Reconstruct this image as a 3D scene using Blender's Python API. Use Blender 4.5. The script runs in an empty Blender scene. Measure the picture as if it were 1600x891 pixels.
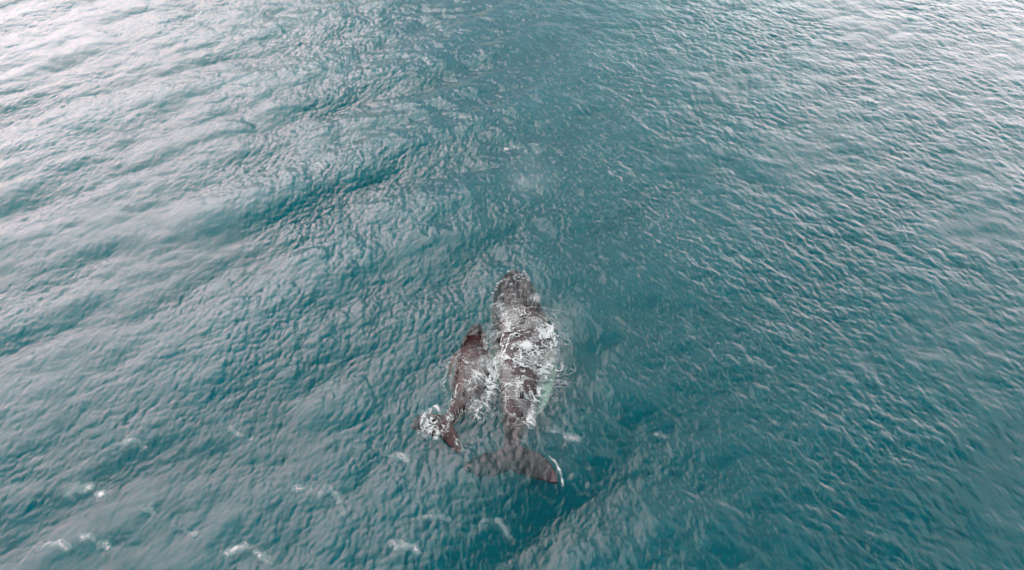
import bpy, bmesh, math, random
import numpy as np
from mathutils import Vector
from mathutils.bvhtree import BVHTree

R = math.radians
scn = bpy.context.scene
COL = scn.collection

# ------------------------------------------------------------------ camera
CAM_H = 26.5
DIP = R(43.0)
F = 1142.0                       # focal length in photo pixels (photo 1600 wide)
cam_d = bpy.data.cameras.new("camera")
cam = bpy.data.objects.new("camera", cam_d)
COL.objects.link(cam)
cam.location = (0, 0, CAM_H)
cam.rotation_euler = (math.pi / 2 - DIP, 0, 0)
cam_d.sensor_width = 36
cam_d.lens = F / 1600 * 36
cam_d.clip_start = 0.1
cam_d.clip_end = 20000
scn.camera = cam

# ------------------------------------------------------------------ light
SUN_EL, SUN_AZ = R(48), R(-30)          # azimuth from +Y, negative = to the left
scn.view_settings.view_transform = 'Standard'
scn.view_settings.look = 'None'
scn.view_settings.exposure = 0.45
scn.view_settings.gamma = 1
scn.cycles.use_denoising = True
scn.cycles.volume_bounces = 4
scn.cycles.max_bounces = 10
scn.cycles.transparent_max_bounces = 12
scn.cycles.caustics_reflective = False
scn.cycles.caustics_refractive = True

sun_d = bpy.data.lights.new("sun", 'SUN')
sun_d.energy = 0.7
sun_d.angle = R(50)
sun_d.color = (1.0, 0.95, 0.88)
sun = bpy.data.objects.new("sun", sun_d)
COL.objects.link(sun)
sv = Vector((math.sin(SUN_AZ) * math.cos(SUN_EL), math.cos(SUN_AZ) * math.cos(SUN_EL), math.sin(SUN_EL)))
sun.rotation_euler = sv.to_track_quat('Z', 'Y').to_euler()

world = bpy.data.worlds.new("World")
scn.world = world
world.use_nodes = True
nt = world.node_tree
nt.nodes.clear()


class NB:
    """small node builder"""
    def __init__(s, tree): s.t = tree

    def n(s, typ, inputs=None, **props):
        nd = s.t.nodes.new(typ)
        for k, v in props.items():
            setattr(nd, k, v)
        for k, v in (inputs or {}).items():
            sock = nd.inputs[k]
            if isinstance(v, bpy.types.NodeSocket):
                s.t.links.new(v, sock)
            else:
                sock.default_value = v
        return nd

    def math(s, op, a, b=0.0, clamp=False):
        return s.n('ShaderNodeMath', {0: a, 1: b}, operation=op, use_clamp=clamp).outputs[0]

    def ramp(s, fac, stops, interp='LINEAR'):
        nd = s.n('ShaderNodeValToRGB', {0: fac})
        cr = nd.color_ramp
        cr.interpolation = interp
        while len(cr.elements) < len(stops):
            cr.elements.new(0.5)
        for e, (p, c) in zip(cr.elements, stops):
            e.position = p
            e.color = (c, c, c, 1) if isinstance(c, (int, float)) else (*c, 1)
        return nd.outputs[0]

    def mixc(s, f, a, b):
        nd = s.n('ShaderNodeMix', data_type='RGBA')
        for k, v in ((0, f), (6, a), (7, b)):
            if isinstance(v, bpy.types.NodeSocket):
                s.t.links.new(v, nd.inputs[k])
            else:
                nd.inputs[k].default_value = v if not isinstance(v, tuple) or len(v) == 4 else (*v, 1)
        return nd.outputs[2]


w = NB(nt)
sky = w.n('ShaderNodeTexSky', sky_type='NISHITA', sun_disc=False, sun_elevation=SUN_EL, sun_rotation=SUN_AZ,
          air_density=1.2, dust_density=2.0, ozone_density=1.5)
tc = w.n('ShaderNodeTexCoord')
nrm = w.n('ShaderNodeVectorMath', {0: tc.outputs['Generated']}, operation='NORMALIZE').outputs[0]


def lobe(az, el, half, soft):
    """1 inside a broad cloud bank centred on a direction, fading to 0"""
    d = (math.sin(R(az)) * math.cos(R(el)), math.cos(R(az)) * math.cos(R(el)), math.sin(R(el)))
    dot = w.n('ShaderNodeVectorMath', {0: nrm, 1: d}, operation='DOT_PRODUCT').outputs['Value']
    nd = w.n('ShaderNodeMapRange', {0: dot, 1: math.cos(R(half + soft)), 2: math.cos(R(max(half - soft, 0)))},
             interpolation_type='SMOOTHSTEP')
    return nd.outputs[0]


# cloud noise on a flat cloud deck: direction / elevation
sep = w.n('ShaderNodeSeparateXYZ', {0: nrm})
zc = w.math('ADD', w.math('MAXIMUM', sep.outputs[2], 0.0), 0.18)
cu = w.math('DIVIDE', sep.outputs[0], zc)
cv = w.math('DIVIDE', sep.outputs[1], zc)
cvec = w.n('ShaderNodeCombineXYZ', {0: cu, 1: cv}).outputs[0]
n1 = w.n('ShaderNodeTexNoise', {'Vector': cvec, 'Scale': 1.5, 'Detail': 6.0, 'Roughness': 0.55}).outputs[0]
left_bank = lobe(-68, 44, 49, 14)
right_bank = lobe(48, 18, 35, 20)
banks = w.math('MAXIMUM', left_bank, right_bank)
cover = w.math('ADD', w.math('MULTIPLY', w.math('SUBTRACT', n1, 0.5), 1.3), w.math('ADD', w.math('MULTIPLY', banks, 1.4), -0.25), clamp=False)
cover = w.math('MAXIMUM', w.math('MINIMUM', cover, 1.0), 0.0)
glow = w.math('MAXIMUM', lobe(-46, 24, 20, 26), w.math('MULTIPLY', lobe(38, 14, 10, 20), 0.6))     # cloud in front of the sun: the brightest part of the veil
cloud_col = w.mixc(glow, (1.62, 1.92, 1.90, 1), (4.5, 3.75, 3.9, 1))
sky_rgb = w.n('ShaderNodeVectorMath', {0: sky.outputs[0], 3: 0.10}, operation='SCALE').outputs[0]
mixed = w.mixc(cover, sky_rgb, cloud_col)
bg = w.n('ShaderNodeBackground', {'Color': mixed, 'Strength': 1.0})
wo = w.n('ShaderNodeOutputWorld')
nt.links.new(bg.outputs[0], wo.inputs[0])

# ------------------------------------------------------------------ helpers
def tag(o, label=None, cat=None, group=None, kind=None):
    for k, v in (('label', label), ('category', cat), ('group', group), ('kind', kind)):
        if v:
            o[k] = v
    return o


def G(u, v, z=0.0):
    """photo position -> point of the place at height z"""
    x = (u - 800) / F
    y = (445.5 - v) / F
    d = Vector((x, math.cos(DIP) + y * math.sin(DIP), -math.sin(DIP) + y * math.cos(DIP)))
    t = (z - CAM_H) / d.z
    return Vector((d.x * t, d.y * t, z))


def depth_at(x, y, z=0.0):
    return y * math.cos(DIP) + (CAM_H - z) * math.sin(DIP)


def to_px(x, y, z=0.0):
    dep = y * math.cos(DIP) + (CAM_H - z) * math.sin(DIP)
    up = y * math.sin(DIP) - (CAM_H - z) * math.cos(DIP)
    return 800 + F * x / dep, 445.5 - F * up / dep


def new_mat(name):
    m = bpy.data.materials.new(name)
    m.use_nodes = True
    m.node_tree.nodes.clear()
    b = NB(m.node_tree)
    out = b.n('ShaderNodeOutputMaterial')
    return m, b, out


def link(b, a, c):
    b.t.links.new(a, c)


def mesh_np(name, verts, faces, smooth=True):
    """quad mesh from numpy arrays"""
    me = bpy.data.meshes.new(name)
    nv, nf = len(verts), len(faces)
    me.vertices.add(nv)
    me.vertices.foreach_set('co', np.ascontiguousarray(verts, np.float32).ravel())
    me.loops.add(nf * 4)
    me.loops.foreach_set('vertex_index', np.ascontiguousarray(faces, np.int32).ravel())
    me.polygons.add(nf)
    me.polygons.foreach_set('loop_start', np.arange(0, nf * 4, 4, dtype=np.int32))
    if smooth:
        me.polygons.foreach_set('use_smooth', np.ones(nf, bool))
    me.update(calc_edges=True)
    return me


def attr(me, name, data):
    a = me.attributes.new(name, 'FLOAT', 'POINT')
    a.data.foreach_set('value', np.ascontiguousarray(data, np.float32).ravel())


# ------------------------------------------------------------------ wave fields
TL = 128.0
NN = 2048
rng = np.random.default_rng(11)


def field(n, amp, wl_peak, wl_min, dirs, spread, power=2.0, wl_max=None, seed=0, chop=0.8, slope=4.0):
    """random sea: height and horizontal displacement on a TL x TL tile.
    amp = rms height in metres, dirs = list of (angle, weight)"""
    r = np.random.default_rng(seed)
    k1 = np.fft.fftfreq(n, TL / n) * 2 * np.pi
    k2 = np.fft.rfftfreq(n, TL / n) * 2 * np.pi
    KY, KX = np.meshgrid(k1, k2, indexing='ij')
    K = np.hypot(KX, KY)
    K[0, 0] = 1
    kp = 2 * np.pi / wl_peak
    S = np.exp(-1.25 * (kp / K) ** 2 * 1.0) * K ** (-slope)
    S *= np.exp(-(K * wl_min / (2 * np.pi)) ** 2)
    if wl_max:
        S *= (K > 2 * np.pi / wl_max)
    th = np.arctan2(KY, KX)
    D = np.zeros_like(K)
    for a, wgt in dirs:
        D += wgt * np.abs(np.cos(th - R(a))) ** spread
    S = S * (D + 0.03)
    S[0, 0] = 0
    ph = r.normal(size=K.shape) + 1j * r.normal(size=K.shape)
    H = np.sqrt(S) * ph
    h = np.fft.irfft2(H, s=(n, n))
    sc = amp / h.std()
    dx = np.fft.irfft2(-1j * KX / K * H, s=(n, n)) * sc * chop
    dy = np.fft.irfft2(-1j * KY / K * H, s=(n, n)) * sc * chop
    return (h * sc).astype(np.float32), dx.astype(np.float32), dy.astype(np.float32)


def samp(F_, x, y):
    n = F_.shape[0]
    fx = (x / TL * n) % n
    fy = (y / TL * n) % n
    ix = np.floor(fx).astype(int)
    iy = np.floor(fy).astype(int)
    tx = (fx - ix)
    ty = (fy - iy)
    ix %= n
    iy %= n
    jx = (ix + 1) % n
    jy = (iy + 1) % n
    return (F_[iy, ix] * (1 - tx) * (1 - ty) + F_[iy, jx] * tx * (1 - ty)
            + F_[jy, ix] * (1 - tx) * ty + F_[jy, jx] * tx * ty)


# swell: crests run from near left to far right
SW = field(512, 0.115, 11.0, 2.5, [(-48, 1.0)], 16, seed=3, chop=1.0)
MID = field(1024, 0.030, 3.6, 0.7, [(-60, 1.0), (-100, 0.5), (20, 0.5)], 4, seed=5, chop=1.0)
CHA = field(NN, 0.0125, 1.3, 0.10, [(35, 1.0), (62, 0.6), (5, 0.3)], 2.5, seed=7, chop=1.25, slope=2.8)      # right side
CHB = field(NN, 0.0125, 1.05, 0.10, [(-50, 1.0), (0, 1.3), (-85, 0.4)], 5, seed=9, chop=1.25, slope=2.7)   # left side
BLOT = field(256, 1.0, 16.0, 4.0, [(0, 1), (90, 1)], 1, seed=21)[0]


def smooth(a, b, x):
    t = np.clip((x - a) / (b - a), 0, 1)
    return t * t * (3 - 2 * t)


WHALE_C = [(1.0, 24.5, 3.4, 8.0), (-2.6, 22.5, 2.6, 5.5)]


def sea_at(x, y, fine=None):
    """displaced sea point for parameter position x, y"""
    if fine is None:
        fine = np.ones_like(x)
    r_ = smooth(-10, 14, x + (y - 30) * 0.15)
    gust = np.clip(1.0 + 0.32 * samp(BLOT, x, y), 0.45, 1.7)
    calm = np.ones_like(x)
    for cx, cy, rx, ry in WHALE_C:
        calm *= 1 - 0.35 * np.exp(-(((x - cx) / rx) ** 2 + ((y - cy) / ry) ** 2) ** 2)
    c_ = G(1540, 360)      # a smooth slick on the right
    gust = gust * (1 - 0.9 * np.exp(-(((x - c_.x) / 3.2) ** 2 + ((y - c_.y) / 1.5) ** 2) ** 2))
    churn = 1.0 + 0.9 * (1 - calm)
    P = np.zeros((3,) + x.shape)
    for Fd, wt in ((SW, (0.3 + 0.7 * calm) * (1 - 0.6 * r_)), (MID, calm * (1 - 0.3 * r_)), (CHA, r_ * gust * calm * fine), (CHB, (1 - r_ * 0.8) * gust * churn * fine * (0.85 + 0.45 * np.exp(-((x + 8 + (y - 25) * 0.25) / 6) ** 2)))):
        P[0] += samp(Fd[1], x, y) * wt
        P[1] += samp(Fd[2], x, y) * wt
        P[2] += samp(Fd[0], x, y) * wt
    return x + P[0], y + P[1], P[2]


# ------------------------------------------------------------------ sea mesh
def graded(a, b, s0, s1):
    out = [a]
    while out[-1] < b:
        t = (out[-1] - a) / (b - a)
        out.append(out[-1] + s0 + (s1 - s0) * t)
    return out


ys_in = graded(8.0, 76.0, 0.055, 0.12)
ys_far, s = [], 0.14
y = ys_in[-1]
while y < 6000:
    s *= 1.14
    y += s
    ys_far.append(y)
ys_near, s = [], 0.08
y = ys_in[0]
while y > -6000:
    s *= 1.16
    y -= s
    ys_near.append(y)
YS = np.array(ys_near[::-1] + ys_in + ys_far)
NC = 1240
u_in = np.linspace(-1, 1, NC)
ext, s, u = [], 2.0 / NC, 1.0
while u < 300:
    s *= 1.2
    u += s
    ext.append(u)
US = np.concatenate([-np.array(ext[::-1]), u_in, np.array(ext)])
W = 0.70 * 1.10 * np.clip(YS * math.cos(DIP) + CAM_H * math.sin(DIP), 20, 75) + 1.5
X = US[None, :] * W[:, None]
Y = np.repeat(YS[:, None], len(US), 1)
dist = np.hypot(np.maximum(np.abs(US)[None, :] - 1, 0) * W[:, None], np.maximum(np.maximum(Y - 76, 8 - Y), 0))
fine = 1 - smooth(2, 14, dist)
big = 1 - smooth(60, 260, dist)
sx, sy, sz = sea_at(X, Y, fine)
sx = X + (sx - X) * big
sy = Y + (sy - Y) * big
sz = sz * big
nr, nc = X.shape
V = np.stack([sx, sy, sz], -1).reshape(-1, 3)
idx = np.arange(nr * nc).reshape(nr, nc)
Q = np.stack([idx[:-1, :-1], idx[:-1, 1:], idx[1:, 1:], idx[1:, :-1]], -1).reshape(-1, 4)
# sides and bottom, so that the water is a closed body
DEEP = -16.0
ring = np.concatenate([idx[0, :], idx[1:, -1], idx[-1, -2::-1], idx[-2:0:-1, 0]])
low = V[ring].copy()
low[:, 2] = DEEP
base = len(V)
li = np.arange(base, base + len(ring))
side = np.stack([ring, li, np.roll(li, -1), np.roll(ring, -1)], -1)
V = np.concatenate([V, low])
c0, c1, c2, c3 = li[0], li[nc - 1], li[nc - 1 + nr - 1], li[nc - 1 + nr - 1 + nc - 1]
sea_me = mesh_np("sea", V, np.concatenate([Q, side]))
bmx = None
# foam attribute: where crests pinch together
ux = np.gradient(sx - X, axis=1) / np.maximum(np.gradient(X, axis=1), 1e-3)
uy = np.gradient(sy - Y, axis=0) / np.maximum(np.gradient(Y, axis=0), 1e-3)
J = (1 + ux) * (1 + uy)
foam = smooth(0.36, 0.0, J) * fine
attr(sea_me, 'foam', np.concatenate([foam.ravel(), np.zeros(len(ring))]))
sea = bpy.data.objects.new("sea", sea_me)
COL.objects.link(sea)
tag(sea, kind='structure')
# the bottom of the water body, joined to the sides by its corners
bed_me = bpy.data.meshes.new("seabed")
B = 9000.0
bed_me.from_pydata([(-B, -B, DEEP + 0.5), (B, -B, DEEP + 0.5), (B, B, DEEP + 0.5), (-B, B, DEEP + 0.5)], [], [(0, 1, 2, 3)])
bed = bpy.data.objects.new("seabed", bed_me)
COL.objects.link(bed)
tag(bed, kind='structure')
m, b, out = new_mat("seabed")
d = b.n('ShaderNodeBsdfDiffuse', {'Color': (0.05, 0.07, 0.06, 1)})
link(b, d.outputs[0], out.inputs[0])
bed_me.materials.append(m)

# water material: mirror by Fresnel over clear transmission, murk inside
m, b, out = new_mat("sea_water")
geo = b.n('ShaderNodeTexCoord')
mp = b.n('ShaderNodeMapping', {'Vector': geo.outputs['Object'], 'Rotation': (0, 0, R(-40)), 'Scale': (1.0, 0.45, 1)})
r1 = b.n('ShaderNodeTexNoise', {'Vector': mp.outputs[0], 'Scale': 3.2, 'Detail': 2.5, 'Roughness': 0.55}).outputs[0]
mp2 = b.n('ShaderNodeMapping', {'Vector': geo.outputs['Object'], 'Rotation': (0, 0, R(30)), 'Scale': (1.0, 0.5, 1)})
r2 = b.n('ShaderNodeTexNoise', {'Vector': mp2.outputs[0], 'Scale': 3.6, 'Detail': 2.0, 'Roughness': 0.5}).outputs[0]
hsum = b.math('ADD', r1, b.math('MULTIPLY', r2, 0.5))
bump = b.n('ShaderNodeBump', {'Height': hsum, 'Strength': 1.0, 'Distance': 0.03})
fres = b.n('ShaderNodeFresnel', {'IOR': 1.34, 'Normal': bump.outputs[0]})
gl = b.n('ShaderNodeBsdfGlossy', {'Color': (1, 1, 1, 1), 'Roughness': 0.08, 'Normal': bump.outputs[0]})
tr = b.n('ShaderNodeBsdfRefraction', {'Color': (1, 1, 1, 1), 'Roughness': 0.08, 'IOR': 1.33, 'Normal': bump.outputs[0]})
mx = b.n('ShaderNodeMixShader', {0: fres.outputs[0], 1: tr.outputs[0], 2: gl.outputs[0]})
fa = b.n('ShaderNodeAttribute', attribute_name='foam')
fn = b.n('ShaderNodeTexNoise', {'Vector': geo.outputs['Object'], 'Scale': 6.0, 'Detail': 5.0, 'Roughness': 0.7}).outputs[0]
ff = b.math('MULTIPLY', fa.outputs['Fac'], b.ramp(fn, [(0.42, 0), (0.62, 1)]))
ff = b.math('MULTIPLY', ff, 0.6)
fd = b.n('ShaderNodeBsdfDiffuse', {'Color': (0.62, 0.72, 0.72, 1)})
mx2 = b.n('ShaderNodeMixShader', {0: ff, 1: mx.outputs[0], 2: fd.outputs[0]})
link(b, mx2.outputs[0], out.inputs['Surface'])
va = b.n('ShaderNodeVolumeAbsorption', {'Color': (0.0, 0.755, 0.785, 1), 'Density': 0.62})
vs = b.n('ShaderNodeVolumeScatter', {'Color': (0.03, 0.85, 1.0, 1), 'Density': 0.28, 'Anisotropy': 0.3})
vadd = b.n('ShaderNodeAddShader', {0: va.outputs[0], 1: vs.outputs[0]})
link(b, vadd.outputs[0], out.inputs['Volume'])
sea_me.materials.append(m)

# ------------------------------------------------------------------ whales
def loft(bm, stations, nseg=28, flat=0.85):
    """stations: (x, y, ztop, half_width, height) -> closed tube"""
    st = np.array(stations, float)
    t = np.arange(len(st))
    tt = np.linspace(0, len(st) - 1, (len(st) - 1) * 5 + 1)
    S = np.stack([cub(t, st[:, k], tt) for k in range(st.shape[1])], -1)
    rings = []
    for i, (x, y, zt, hw, ht) in enumerate(S):
        a = S[max(i - 1, 0)]
        c = S[min(i + 1, len(S) - 1)]
        dx, dy = c[0] - a[0], c[1] - a[1]
        L = math.hypot(dx, dy) or 1
        nx, ny = dy / L, -dx / L
        hw = max(hw, 0.03)
        ht = max(ht, 0.05)
        rg = []
        for j in range(nseg):
            an = 2 * math.pi * j / nseg
            ca, sa = math.cos(an), math.sin(an)
            zz = zt - ht / 2 + ht / 2 * math.copysign(abs(sa) ** 0.8, sa)
            cx = math.copysign(abs(ca) ** 0.62, ca)
            rg.append(bm.verts.new((x + nx * hw * cx, y + ny * hw * cx, zz)))
        rings.append(rg)
    for p, q in zip(rings, rings[1:]):
        for j in range(nseg):
            k = (j + 1) % nseg
            bm.faces.new((p[j], p[k], q[k], q[j]))
    bm.faces.new(rings[0][::-1])
    bm.faces.new(rings[-1])


def cub(t, v, tt):
    """smooth Catmull-Rom through values"""
    i = np.clip(np.floor(tt).astype(int), 0, len(t) - 2)
    f = tt - i
    g = lambda k: v[np.clip(k, 0, len(v) - 1)]
    p0, p1, p2, p3 = g(i - 1), g(i), g(i + 1), g(i + 2)
    return 0.5 * (2 * p1 + (p2 - p0) * f + (2 * p0 - 5 * p1 + 4 * p2 - p3) * f ** 2 + (3 * p1 - 3 * p2 + p3 - p0) * f ** 3)


def plate(bm, pts, thick):
    """pts: 3D outline -> slab"""
    top = [bm.verts.new((p[0], p[1], p[2] + thick / 2)) for p in pts]
    bot = [bm.verts.new((p[0], p[1], p[2] - thick / 2)) for p in pts]
    bm.faces.new(top)
    bm.faces.new(bot[::-1])
    n = len(pts)
    for i in range(n):
        j = (i + 1) % n
        bm.faces.new((top[i], bot[i], bot[j], top[j]))


def mps(v):
    """metres per photo pixel at picture row v"""
    p = G(800, v)
    return depth_at(0, p.y) / F


def make_whale(name, st_px, fluke, fins, dorsal, voxel, mat, fluke_thick):
    bm = bmesh.new()
    st = []
    for u, v, hw, zt in st_px:
        p = G(u, v, zt)
        k = mps(v)
        st.append((p.x, p.y, zt, hw * k, hw * k * 1.75))
    loft(bm, st)
    plate(bm, [G(u, v, z) for u, v, z in fluke], fluke_thick)
    for fin in fins:
        fs = []
        for u, v, hw, zt in fin:
            p = G(u, v, zt)
            fs.append((p.x, p.y, zt, hw * mps(v), max(hw * mps(v) * 0.5, voxel * 2.2)))
        loft(bm, fs, 12)
    # dorsal fin: low hooked hump
    u, v, z0, L, H = dorsal
    p = G(u, v, z0)
    d = []
    for a, hgt in ((-0.55, -0.15), (-0.25, 0.45), (0.0, 0.8), (0.22, 1.0), (0.3, 0.8), (0.3, 0.3), (0.45, -0.15)):
        d.append((p.x, p.y - a * L, z0 + hgt * H))
    wth = max(voxel * 1.6, 0.09 * L)
    A = [bm.verts.new((q[0] - wth, q[1], q[2])) for q in d]
    C = [bm.verts.new((q[0] + wth, q[1], q[2])) for q in d]
    bm.faces.new(A)
    bm.faces.new(C[::-1])
    for i in range(len(d)):
        j = (i + 1) % len(d)
        bm.faces.new((A[i], C[i], C[j], A[j]))
    bmesh.ops.triangulate(bm, faces=[f for f in bm.faces if len(f.verts) > 4])
    bmesh.ops.recalc_face_normals(bm, faces=bm.faces)
    me = bpy.data.meshes.new("tmp")
    bm.to_mesh(me)
    bm.free()
    o = bpy.data.objects.new("tmp", me)
    COL.objects.link(o)
    rm = o.modifiers.new("r", 'REMESH')
    rm.mode = 'VOXEL'
    rm.voxel_size = voxel
    sm = o.modifiers.new("s", 'SMOOTH')
    sm.iterations = 6
    sm.factor = 0.5
    dg = bpy.context.evaluated_depsgraph_get()
    out_me = bpy.data.meshes.new_from_object(o.evaluated_get(dg))
    bpy.data.objects.remove(o)
    out_me.name = "body"
    out_me.polygons.foreach_set('use_smooth', np.ones(len(out_me.polygons), bool))
    n = len(out_me.vertices)
    co = np.empty(n * 3, np.float32)
    out_me.vertices.foreach_get('co', co)
    co = co.reshape(-1, 3)
    # pale underside of the flippers
    pale = np.zeros(n)
    for fin in fins:
        for i in range(len(fin) - 1):
            for t in (0, .25, .5, .75):
                u = fin[i][0] * (1 - t) + fin[i + 1][0] * t
                v = fin[i][1] * (1 - t) + fin[i + 1][1] * t
                z = fin[i][3] * (1 - t) + fin[i + 1][3] * t
                hw = (fin[i][2] * (1 - t) + fin[i + 1][2] * t) * mps(v)
                p = G(u, v, z)
                dd = np.sqrt(((co - np.array(p)) ** 2).sum(1))
                fr = (i + t) / (len(fin) - 1)
                pale = np.maximum(pale, smooth(hw * 2.0 + 0.1, hw * 1.1, dd) * min(1, fr * 3))
    attr(out_me, 'pale', pale)
    out_me.materials.clear()
    out_me.materials.append(mat)
    return out_me


def skin_mat(name, dark, mid, pale_c):
    m, b, out = new_mat(name)
    tc = b.n('ShaderNodeTexCoord').outputs['Object']
    na = b.n('ShaderNodeTexNoise', {'Vector': tc, 'Scale': 1.6, 'Detail': 7.0, 'Roughness': 0.65, 'Distortion': 0.6}).outputs[0]
    nb_ = b.n('ShaderNodeTexNoise', {'Vector': tc, 'Scale': 9.0, 'Detail': 5.0, 'Roughness': 0.6}).outputs[0]
    c = b.mixc(b.ramp(na, [(0.36, 0), (0.66, 1)]), dark, mid)
    c = b.mixc(b.math('MULTIPLY', b.ramp(nb_, [(0.52, 0), (0.70, 1)]), 0.4), c, tuple(min(1, x * 2.6) for x in mid))
    pa = b.n('ShaderNodeAttribute', attribute_name='pale').outputs['Fac']
    c = b.mixc(pa, c, pale_c)
    bp = b.n('ShaderNodeBump', {'Height': nb_, 'Strength': 0.5, 'Distance': 0.05})
    z_ = b.n('ShaderNodeSeparateXYZ', {0: b.n('ShaderNodeNewGeometry').outputs['Position']}).outputs[2]
    ior = b.n('ShaderNodeMapRange', {0: z_, 1: -0.02, 2: 0.12, 3: 1.02, 4: 1.36}).outputs[0]   # no mirror sheen under water
    p = b.n('ShaderNodeBsdfPrincipled', {'Base Color': c, 'Roughness': 0.36, 'IOR': ior, 'Normal': bp.outputs[0]})
    link(b, p.outputs[0], out.inputs[0])
    return m


M_COW = skin_mat("grey_brown_whale_skin", (0.007, 0.002, 0.004), (0.032, 0.012, 0.015), (0.34, 0.42, 0.34))
M_CALF = skin_mat("dark_red_brown_calf_skin", (0.006, 0.002, 0.003), (0.036, 0.013, 0.015), (0.10, 0.08, 0.07))

cow_st = [(805, 424, 7, -0.18), (804, 430, 20, -0.13), (804, 441, 31, -0.08), (806, 458, 37, -0.03), (810, 478, 41, 0.07),
          (816, 503, 48, 0.20), (820, 533, 51, 0.29), (819, 562, 49, 0.31), (814, 594, 39, 0.26), (809, 625, 28, 0.18),
          (805, 655, 20, 0.08), (802, 682, 14, -0.02), (799, 704, 12, -0.10), (797, 724, 10, -0.14)]
cow_fluke = [(806, 697, -.08), (824, 702, .0), (842, 709, .07), (857, 721, .14), (868, 737, .17), (873, 755, .17),
             (862, 756, .09), (845, 751, .02), (825, 747, -.06), (808, 744, -.17), (797, 736, -.24), (786, 744, -.3),
             (766, 750, -.38), (745, 748, -.48), (728, 741, -.58), (724, 733, -.54), (738, 721, -.40), (757, 712, -.28),
             (775, 707, -.2), (788, 700, -.16)]
cow_fins = [[(854, 545, 8, -.35), (862, 570, 9, -.22), (857, 600, 9, -.18), (848, 632, 7, -.25), (840, 652, 3, -.4)],
            [(778, 545, 8, -.45), (770, 572, 9, -.32), (765, 600, 9, -.32), (759, 628, 6, -.45), (756, 645, 3, -.6)]]
cow_me = make_whale("cow", cow_st, cow_fluke, cow_fins, (815, 612, 0.33, 0.8, 0.22), 0.045, M_COW, 0.11)

calf_st = [(744, 507, 5, -0.2), (744, 513, 12, -0.15), (742, 526, 19, -0.03), (740, 545, 25, 0.08), (739, 566, 30, 0.15),
           (738, 590, 34, 0.18), (729, 613, 26, 0.15), (714, 636, 14, 0.10), (703, 653, 10, 0.05), (694, 667, 8, 0.0)]
calf_fluke = [(703, 650, .02), (682, 648, .0), (662, 646, -.04), (646, 656, -.30), (641, 671, -.42), (657, 677, -.26),
              (677, 681, -.04), (689, 683, -.03), (698, 693, -.02), (711, 708, .0), (722, 708, .02), (719, 691, .04), (711, 672, .04)]
calf_fins = [[(712, 552, 4, -.1), (706, 568, 5, -.1), (701, 590, 3, -.2)],
             [(762, 556, 4, -.15), (768, 572, 4, -.2), (768, 592, 3, -.3)]]
calf_me = make_whale("calf", calf_st, calf_fluke, calf_fins, (724, 612, 0.2, 0.45, 0.12), 0.032, M_CALF, 0.11)


def whale_thing(me, base, label):
    root = bpy.data.objects.new("humpback_whale", None)
    COL.objects.link(root)
    root.location = base
    tag(root, label, 'whale')
    bo = bpy.data.objects.new("body", me)
    COL.objects.link(bo)
    bo.parent = root
    bo.location = -Vector(base)
    return root, bo


cow, cow_b = whale_thing(cow_me, tuple(G(815, 590, -1.0)), "large grey-brown mother whale with white water swirling over its back")
calf, calf_b = whale_thing(calf_me, tuple(G(733, 600, -0.6)), "small dark reddish-brown calf swimming close beside the larger whale")

bvh_cow = BVHTree.FromPolygons([v.co.copy() for v in cow_me.vertices], [tuple(p.vertices) for p in cow_me.polygons])
bvh_calf = BVHTree.FromPolygons([v.co.copy() for v in calf_me.vertices], [tuple(p.vertices) for p in calf_me.polygons])


def whale_top(x, y):
    best, nrm_ = -9.0, Vector((0, 0, 1))
    for t in (bvh_cow, bvh_calf):
        h = t.ray_cast(Vector((x, y, 5)), Vector((0, 0, -1)))
        if h[0] is not None and h[0].z > best:
            best, nrm_ = h[0].z, h[1]
    return best, nrm_


# head knobs and blowholes
m, b, out = new_mat("barnacled_knob")
nz = b.n('ShaderNodeTexNoise', {'Scale': 30.0}).outputs[0]
c = b.mixc(b.ramp(nz, [(0.4, 0), (0.6, 1)]), (0.08, 0.09, 0.09), (0.24, 0.27, 0.27))
p = b.n('ShaderNodeBsdfPrincipled', {'Base Color': c, 'Roughness': 0.4})
link(b, p.outputs[0], out.inputs[0])
M_KNOB = m


def knob_mesh(seed):
    rr = random.Random(seed)
    bm = bmesh.new()
    bmesh.ops.create_icosphere(bm, subdivisions=2, radius=1.0)
    for v in bm.verts:
        k = 1 + rr.uniform(-0.16, 0.16)
        v.co = Vector((v.co.x * k, v.co.y * k, v.co.z * k * 0.6))
    for f in bm.faces:
        f.smooth = True
    me = bpy.data.meshes.new("tubercle")
    bm.to_mesh(me)
    bm.free()
    me.materials.append(M_KNOB)
    return me


KN = [knob_mesh(i) for i in range(4)]
rk = random.Random(4)
dots = [(350, 180), (372, 168), (400, 160), (440, 140), (480, 205), (470, 180), (410, 215), (300, 200), (325, 245), (240, 220),
        (205, 262), (165, 322), (213, 240), (345, 335), (392, 185), (430, 192), (290, 100), (360, 200), (250, 340), (455, 160),
        (275, 205), (190, 290), (385, 215), (425, 165)]
for i, (a, c_) in enumerate(dots):
    u, v = 740 + a / 5.57, 400 + c_ / 5.57
    p = G(u, v, 0.05)
    z, n_ = whale_top(p.x, p.y)
    if z < -1:
        p = G(u * 0.8 + 805 * 0.2, v + 6, 0.05)
        z, n_ = whale_top(p.x, p.y)
        if z < -1:
            continue
    o = bpy.data.objects.new("tubercle", KN[i % 4])
    COL.objects.link(o)
    o.parent = cow
    s_ = rk.uniform(0.055, 0.10)
    o.location = Vector((p.x, p.y, max(z, 0.0) + 0.012)) - cow.location
    o.scale = (s_ * 1.15, s_, s_)
    o.rotation_euler = (0, 0, rk.uniform(0, 6))

m, b, out = new_mat("blowhole_rim")
p = b.n('ShaderNodeBsdfPrincipled', {'Base Color': (0.02, 0.017, 0.018, 1), 'Roughness': 0.3})
link(b, p.outputs[0], out.inputs[0])


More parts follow.
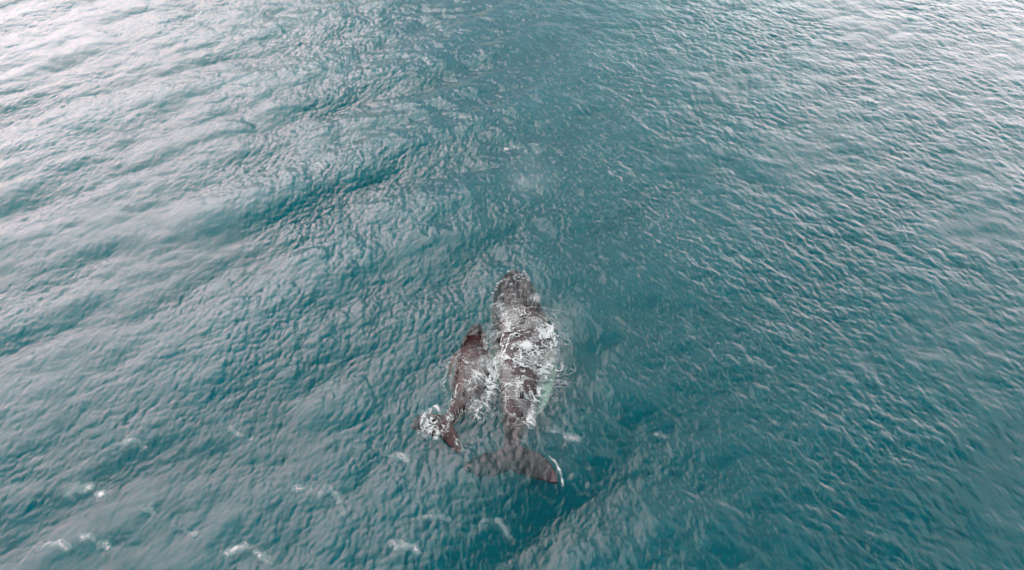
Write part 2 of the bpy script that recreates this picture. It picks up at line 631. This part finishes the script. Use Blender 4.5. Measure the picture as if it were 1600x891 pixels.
def slit(root, u, v, L, rot):
    bm = bmesh.new()
    bmesh.ops.create_uvsphere(bm, u_segments=12, v_segments=6, radius=1.0)
    for f in bm.faces:
        f.smooth = True
    me = bpy.data.meshes.new("blowhole")
    bm.to_mesh(me)
    bm.free()
    me.materials.append(m)
    g = G(u, v, 0.12)
    z, _ = whale_top(g.x, g.y)
    o = bpy.data.objects.new("blowhole", me)
    COL.objects.link(o)
    o.parent = root
    o.location = Vector((g.x, g.y, z + 0.005)) - root.location
    o.scale = (L * 0.28, L, 0.03)
    o.rotation_euler = (0, 0, rot)


slit(cow, 805.5, 470, 0.2, 0.25)
slit(cow, 811.5, 470, 0.2, -0.25)
slit(calf, 740.5, 540, 0.1, 0.25)
slit(calf, 744, 540, 0.1, -0.25)

# ------------------------------------------------------------------ foam
m, b, out = new_mat("white_foam")
tc = b.n('ShaderNodeTexCoord').outputs['Object']
da = b.n('ShaderNodeAttribute', attribute_name='dens').outputs['Fac']
ns = b.n('ShaderNodeTexNoise', {'Vector': tc, 'Scale': 9.0, 'Detail': 3.0, 'Roughness': 0.7}).outputs[0]
al = b.math('MULTIPLY', b.math('MULTIPLY', da, b.ramp(ns, [(0.3, 0.35), (0.65, 1.7)])), 1.25, clamp=True)
bp = b.n('ShaderNodeBump', {'Height': ns, 'Strength': 0.6, 'Distance': 0.03})
df = b.n('ShaderNodeBsdfPrincipled', {'Base Color': (0.36, 0.365, 0.36, 1), 'Roughness': 0.6, 'Normal': bp.outputs[0]})
tp = b.n('ShaderNodeBsdfTransparent')
mx = b.n('ShaderNodeMixShader', {0: al, 1: tp.outputs[0], 2: df.outputs[0]})
link(b, mx.outputs[0], out.inputs[0])
M_FOAM = m

# noise tiles for foam lace
NT = [field(1024, 1.0, wl, 0.12, [(0, 1), (90, 1)], 0.5, seed=40 + i, slope=4.6)[0] for i, wl in enumerate((1.3, 0.7, 2.4))]


def noi(i, x, y, s=1.0):
    return samp(NT[i], x * s + 17.3 * i, y * s + 5.1 * i)


def seg_d(U, V_, pts):
    """distance in photo pixels to a polyline (rows squeezed for foreshortening)"""
    best = np.full(U.shape, 1e9)
    for (a, c), (e, f) in zip(pts, pts[1:]):
        dx, dy = e - a, f - c
        t = np.clip(((U - a) * dx + (V_ - c) * dy) / (dx * dx + dy * dy + 1e-9), 0, 1)
        best = np.minimum(best, np.hypot(U - a - t * dx, V_ - c - t * dy))
    return best


def foam_mesh(name, u0, v0, u1, v1, res, dens_fn, lift=0.02, on_whale=True, thick=0.05):
    pa, pb, pc, pd = G(u0, v0), G(u1, v0), G(u0, v1), G(u1, v1)
    x0, x1 = min(pa.x, pc.x), max(pb.x, pd.x)
    y0, y1 = pc.y, pa.y
    gx = np.arange(x0, x1, res)
    gy = np.arange(y0, y1, res)
    XX, YY = np.meshgrid(gx, gy)
    U, V_ = to_px(XX, YY)
    D = dens_fn(U, V_, XX, YY)
    keep = D > 0.02
    X2, Y2, Z2 = sea_at(XX, YY)
    if on_whale:
        for (j, i) in np.argwhere(keep):
            z, _ = whale_top(X2[j, i], Y2[j, i])
            if z > Z2[j, i]:
                Z2[j, i] = z
    Z2 = Z2 + lift + thick * np.clip(D, 0, 1)
    kq = keep[:-1, :-1] | keep[1:, :-1] | keep[:-1, 1:] | keep[1:, 1:]
    # vertices at the margin of kept quads may lie off whale; leave out quads spanning a big drop
    idx = np.arange(XX.size).reshape(XX.shape)
    zq = np.stack([Z2[:-1, :-1], Z2[:-1, 1:], Z2[1:, 1:], Z2[1:, :-1]])
    kq &= (zq.max(0) - zq.min(0)) < 0.12
    q = np.stack([idx[:-1, :-1], idx[:-1, 1:], idx[1:, 1:], idx[1:, :-1]], -1)[kq]
    used, inv = np.unique(q, return_inverse=True)
    vv = np.stack([X2.ravel()[used], Y2.ravel()[used], Z2.ravel()[used]], -1)
    me = mesh_np(name, vv, inv.reshape(-1, 4))
    attr(me, 'dens', np.clip(D.ravel()[used], 0, 1))
    me.materials.append(M_FOAM)
    o = bpy.data.objects.new(name, me)
    COL.objects.link(o)
    return o


def gb(U, V_, u, v, ru, rv):
    return np.exp(-((U - u) / ru) ** 2 - ((V_ - v) / rv) ** 2)


def lace(x, y, sharp, warp=0.35, s=1.0):
    wx = x + warp * noi(2, x, y)
    wy = y + warp * noi(2, x + 40, y + 31)
    a = 1 - np.abs(noi(0, wx, wy, s)) * sharp
    c = 1 - np.abs(noi(1, wx, wy, s)) * sharp * 0.8
    return np.maximum(a, c * 0.85)


def cow_dens(U, V_, X_, Y_):
    # the water turns round the middle of the back
    c = G(823, 547)
    dx, dy = X_ - c.x, Y_ - c.y
    r_ = np.hypot(dx, dy)
    an = 2.2 * np.exp(-r_ / 1.4)
    xr = c.x + dx * np.cos(an) - dy * np.sin(an)
    yr = c.y + dx * np.sin(an) + dy * np.cos(an)
    # arcs: stretch the noise along the circle
    th = np.arctan2(dy, dx)
    arc = 1 - np.abs(noi(0, th * 0.9 + 3, r_ * 1.6)) * 2.2
    L = np.maximum(lace(xr, yr * 0.55, 1.9, 0.5), arc * 0.95)
    brk = 0.35 + 0.85 * smooth(-0.9, 0.7, noi(0, xr + 8, yr * 0.6, 1.0))
    mk = 0.80 * gb(U, V_, 824, 548, 44, 48) ** 0.6
    mk = np.maximum(mk, 0.75 * gb(U, V_, 806, 503, 26, 26))
    
    mk = np.maximum(mk, 0.62 * gb(U, V_, 814, 612, 30, 42))
    mk = np.maximum(mk, 0.9 * np.exp(-(seg_d(U, V_, [(783, 562), (790, 536), (800, 512), (792, 500), (786, 484)]) / 9) ** 2))
    mk = np.maximum(mk, 0.95 * np.exp(-(seg_d(U, V_, [(862, 505), (870, 540), (866, 562), (850, 576), (830, 580), (812, 596), (826, 606)]) / 8) ** 2))
    mk = np.maximum(mk, 0.85 * np.exp(-(seg_d(U, V_, [(852, 582), (842, 605), (834, 632), (828, 664)]) / 9) ** 2))
    mk = np.maximum(mk, 0.85 * np.exp(-(seg_d(U, V_, [(786, 562), (774, 580), (770, 612), (750, 642)]) / 13) ** 2))
    mk = np.maximum(mk, 0.6 * gb(U, V_, 752, 590, 16, 20))
    mk = np.maximum(mk, 0.95 * gb(U, V_, 838, 467, 8, 6))
    mk = np.maximum(mk, 0.7 * np.exp(-(seg_d(U, V_, [(770, 478), (780, 472), (790, 478)]) / 3) ** 2))
    D = mk * np.clip(L * 2.2 - 0.92, 0, 1.2) * 1.4 * (0.4 + 0.6 * brk) - 0.06
    D = np.maximum(D, 1.3 * gb(U, V_, 768, 600, 9, 26) * np.clip(L * 1.2 + 0.1 + 0.3 * noi(1, X_, Y_), 0, 1) - 0.1)
    D = np.maximum(D, 1.5 * gb(U, V_, 824, 547, 9, 7) - 0.2 + 0.15 * noi(1, X_, Y_))  # soft round sun glint on the wet back, painted in as white foam
    D = np.maximum(D, mk * 0.42 * smooth(-1.2, 1.1, noi(0, xr, yr * 0.5, 0.9) + 0.5 * noi(1, X_, Y_)) - 0.05)
    dfl = seg_d(U, V_, [(851, 716), (860, 722), (868, 735), (872, 752)])
    D = np.maximum(D, 0.9 * np.exp(-(dfl / 2.0) ** 2) * (0.75 + 0.3 * noi(1, X_, Y_)) - 0.2)
    return D


def calf_dens(U, V_, X_, Y_):
    L = lace(X_ + 9, Y_ * 0.65, 2.0, 0.5)
    brk = 0.35 + 0.85 * smooth(-0.9, 0.7, noi(0, X_ + 8, Y_ * 0.6, 1.0))
    mk0 = 0.5 * gb(U, V_, 732, 590, 26, 50)
    mk = 0.85 * np.exp(-(seg_d(U, V_, [(728, 558), (723, 580), (719, 605), (710, 622), (704, 642)]) / 4.5) ** 2)
    mk = np.maximum(mk, 0.85 * np.exp(-(seg_d(U, V_, [(742, 632), (722, 645), (706, 655)]) / 7) ** 2))
    mk = np.maximum(mk, 1.0 * np.exp(-(seg_d(U, V_, [(683, 640), (664, 648), (664, 668), (684, 684)]) / 6) ** 2))
    mk = np.maximum(mk, 0.85 * gb(U, V_, 676, 664, 24, 20))
    mk = np.maximum(mk, 1.6 * np.exp(-(seg_d(U, V_, [(668, 660), (684, 680)]) / 5) ** 2))
    mk = np.maximum(mk, 0.75 * np.exp(-(seg_d(U, V_, [(706, 680), (714, 694), (724, 708)]) / 6) ** 2))
    mk = np.maximum(mk, 0.7 * np.exp(-(seg_d(U, V_, [(703, 568), (696, 590), (692, 612)]) / 4) ** 2))
    mk = np.maximum(mk, 0.75 * gb(U, V_, 758, 572, 14, 12))
    mk = np.maximum(mk, 0.8 * gb(U, V_, 728, 559, 6, 4))
    mk = np.maximum(mk, mk0)
    D = mk * np.clip(L * 2.2 - 0.95, 0, 1.1) * 1.3 * (0.4 + 0.6 * brk) - 0.06
    spl = np.exp(-(seg_d(U, V_, [(664, 652), (668, 664), (684, 682)]) / 7) ** 2)
    D = np.maximum(D, spl * (0.42 + 0.35 * noi(1, X_, Y_, 1.5)) - 0.12)
    return np.maximum(D, mk * 0.36 * smooth(-1.0, 1.2, noi(0, X_, Y_ * 0.5, 0.9) + 0.5 * noi(1, X_, Y_)) - 0.05)


fo = foam_mesh("foam_wash", 740, 440, 890, 770, 0.028, cow_dens)
tag(fo, "white swirling foam washing over the back of the larger whale", 'foam', kind='stuff')
fo = foam_mesh("foam_wash", 630, 500, 785, 720, 0.028, calf_dens)
tag(fo, "broken white foam along the calf and round its tail", 'foam', kind='stuff')

# whitecaps: small breaking crests
caps = [
    ([(108, 766), (122, 759), (136, 758), (146, 764), (156, 770)], 5, 1.0, "bright little breaking crest alone near the left edge of the water"),
    ([(464, 768), (478, 761), (494, 764), (498, 774)], 4, .9, "short left half of the broad foam arc curving over dark green water"),
    ([(498, 762), (514, 764), (528, 776), (538, 790), (543, 806)], 4, .8, "long curved foam streak bending down over the dark green hollow"),
    ([(62, 860), (76, 853), (92, 851), (104, 854)], 4, .8, "low foam crest left of its brighter neighbour in the bottom left corner"),
    ([(132, 845), (146, 843), (160, 848), (168, 856)], 4, 1.0, "bright foam crest in the bottom left corner right of a lower one"),
    ([(350, 869), (368, 862), (384, 854), (396, 862), (408, 872), (424, 880)], 4, 1.0, "peaked foam crest at the bottom edge left of centre"),
    ([(224, 795), (234, 797), (240, 802)], 3, .8, "tiny pair of foam flecks between the two left-hand breaking crests"),
    ([(356, 667), (372, 674), (388, 684)], 3, .8, "thin slanting foam streak high in the left part of the calm water"),
    ([(196, 690), (212, 686), (226, 692)], 3, .8, "small foam crest above the lone bright breaking crest"),
    ([(604, 708), (622, 714), (640, 726)], 4, .8, "foam streak just left of the big whale's tail"),
    ([(754, 812), (770, 810), (782, 820), (790, 834)], 4, .7, "curved foam streak in the water below the big whale's tail"),
    ([(616, 855), (634, 853), (650, 862)], 4, .8, "foam crest at the bottom edge right of the peaked one"),
    ([(660, 812), (684, 811), (704, 814)], 3, .6, "faint level foam line below and left of the big tail"),
    ([(272, 824), (290, 830), (306, 840)], 3, .7, "slanting foam streak left of the big foam arc"),
    ([(90, 737), (100, 744)], 3, .0, ""),
    ([(1024, 674), (1036, 677)], 3, .9, "tiny white fleck on the open water right of the whales"),
    ([(860, 676), (878, 682), (900, 688)], 4, .7, "ragged foam patch just right of the big whale's tail stem"),
    ([(792, 231), (800, 228), (808, 232)], 3, 1.1, "left one of two white splashes far ahead of the whales"),
    ([(834, 228), (840, 236)], 3, 1.1, "right one of two white splashes far ahead of the whales"),
    ([(484, 272), (494, 264), (502, 260), (503, 266)], 3, 1.0, "small curled white splash on the dark swell crest at upper left"),
    ([(1492, 345), (1498, 346)], 3, .9, "tiny white fleck near the right edge of the water"),
]
for k, (pts, wd, st_, lab) in enumerate(caps):
    if st_ <= 0:
        continue
    us = [p[0] for p in pts]
    vs_ = [p[1] for p in pts]

    def dn(U, V_, X_, Y_, pts=pts, wd=wd, st_=st_):
        d_ = seg_d(U + 1.6 * noi(1, X_, Y_), V_ + 1.2 * noi(1, X_ + 30, Y_), pts)
        # soft trailing skirt below the crest line, sharp above
        return st_ * (np.exp(-(d_ / (wd * 1.7)) ** 1.6) * (0.30 + 0.12 * noi(0, X_ * 1.5, Y_ * 1.5) + 0.09 * noi(1, X_, Y_, 2.0))) - 0.05
    fo = foam_mesh("whitecap", min(us) - 20, min(vs_) - 16, max(us) + 20, max(vs_) + 16, 0.03, dn, on_whale=False, thick=0.03)
    tag(fo, lab, 'whitecap', group='small breaking crests on the water')

# ------------------------------------------------------------------ breath mist drifting ahead of the big whale
def mist(name, c, rad, dens, label):
    bm = bmesh.new()
    bmesh.ops.create_icosphere(bm, subdivisions=3, radius=1.0)
    for v in bm.verts:
        v.co = Vector((v.co.x * rad[0], v.co.y * rad[1], v.co.z * rad[2])) * (1 + 0.12 * math.sin(v.co.x * 5 + v.co.z * 3))
    me = bpy.data.meshes.new(name)
    bm.to_mesh(me)
    bm.free()
    m, b, out = new_mat("fine_spray")
    tc = b.n('ShaderNodeTexCoord').outputs['Object']
    sc_ = b.n('ShaderNodeVectorMath', {0: tc, 1: (1 / rad[0], 1 / rad[1], 1 / rad[2])}, operation='MULTIPLY').outputs[0]
    ln = b.n('ShaderNodeVectorMath', {0: sc_}, operation='LENGTH').outputs['Value']
    fall = b.ramp(ln, [(0.15, 1), (0.95, 0)], 'EASE')
    nn = b.n('ShaderNodeTexNoise', {'Vector': tc, 'Scale': 0.8, 'Detail': 3.0}).outputs[0]
    dd = b.math('MULTIPLY', b.math('MULTIPLY', fall, b.ramp(nn, [(0.35, 0), (0.65, 1)])), dens)
    vv = b.n('ShaderNodeVolumeScatter', {'Color': (1, 1, 1, 1), 'Density': dd})
    link(b, vv.outputs[0], out.inputs['Volume'])
    me.materials.append(m)
    o = bpy.data.objects.new(name, me)
    COL.objects.link(o)
    o.location = c
    tag(o, label, 'spray', kind='stuff')


c_ = G(825, 275, 2.2)
mist("breath_mist", c_, (2.4, 2.2, 2.0), 0.055, "faint grey breath mist drifting ahead of the larger whale")
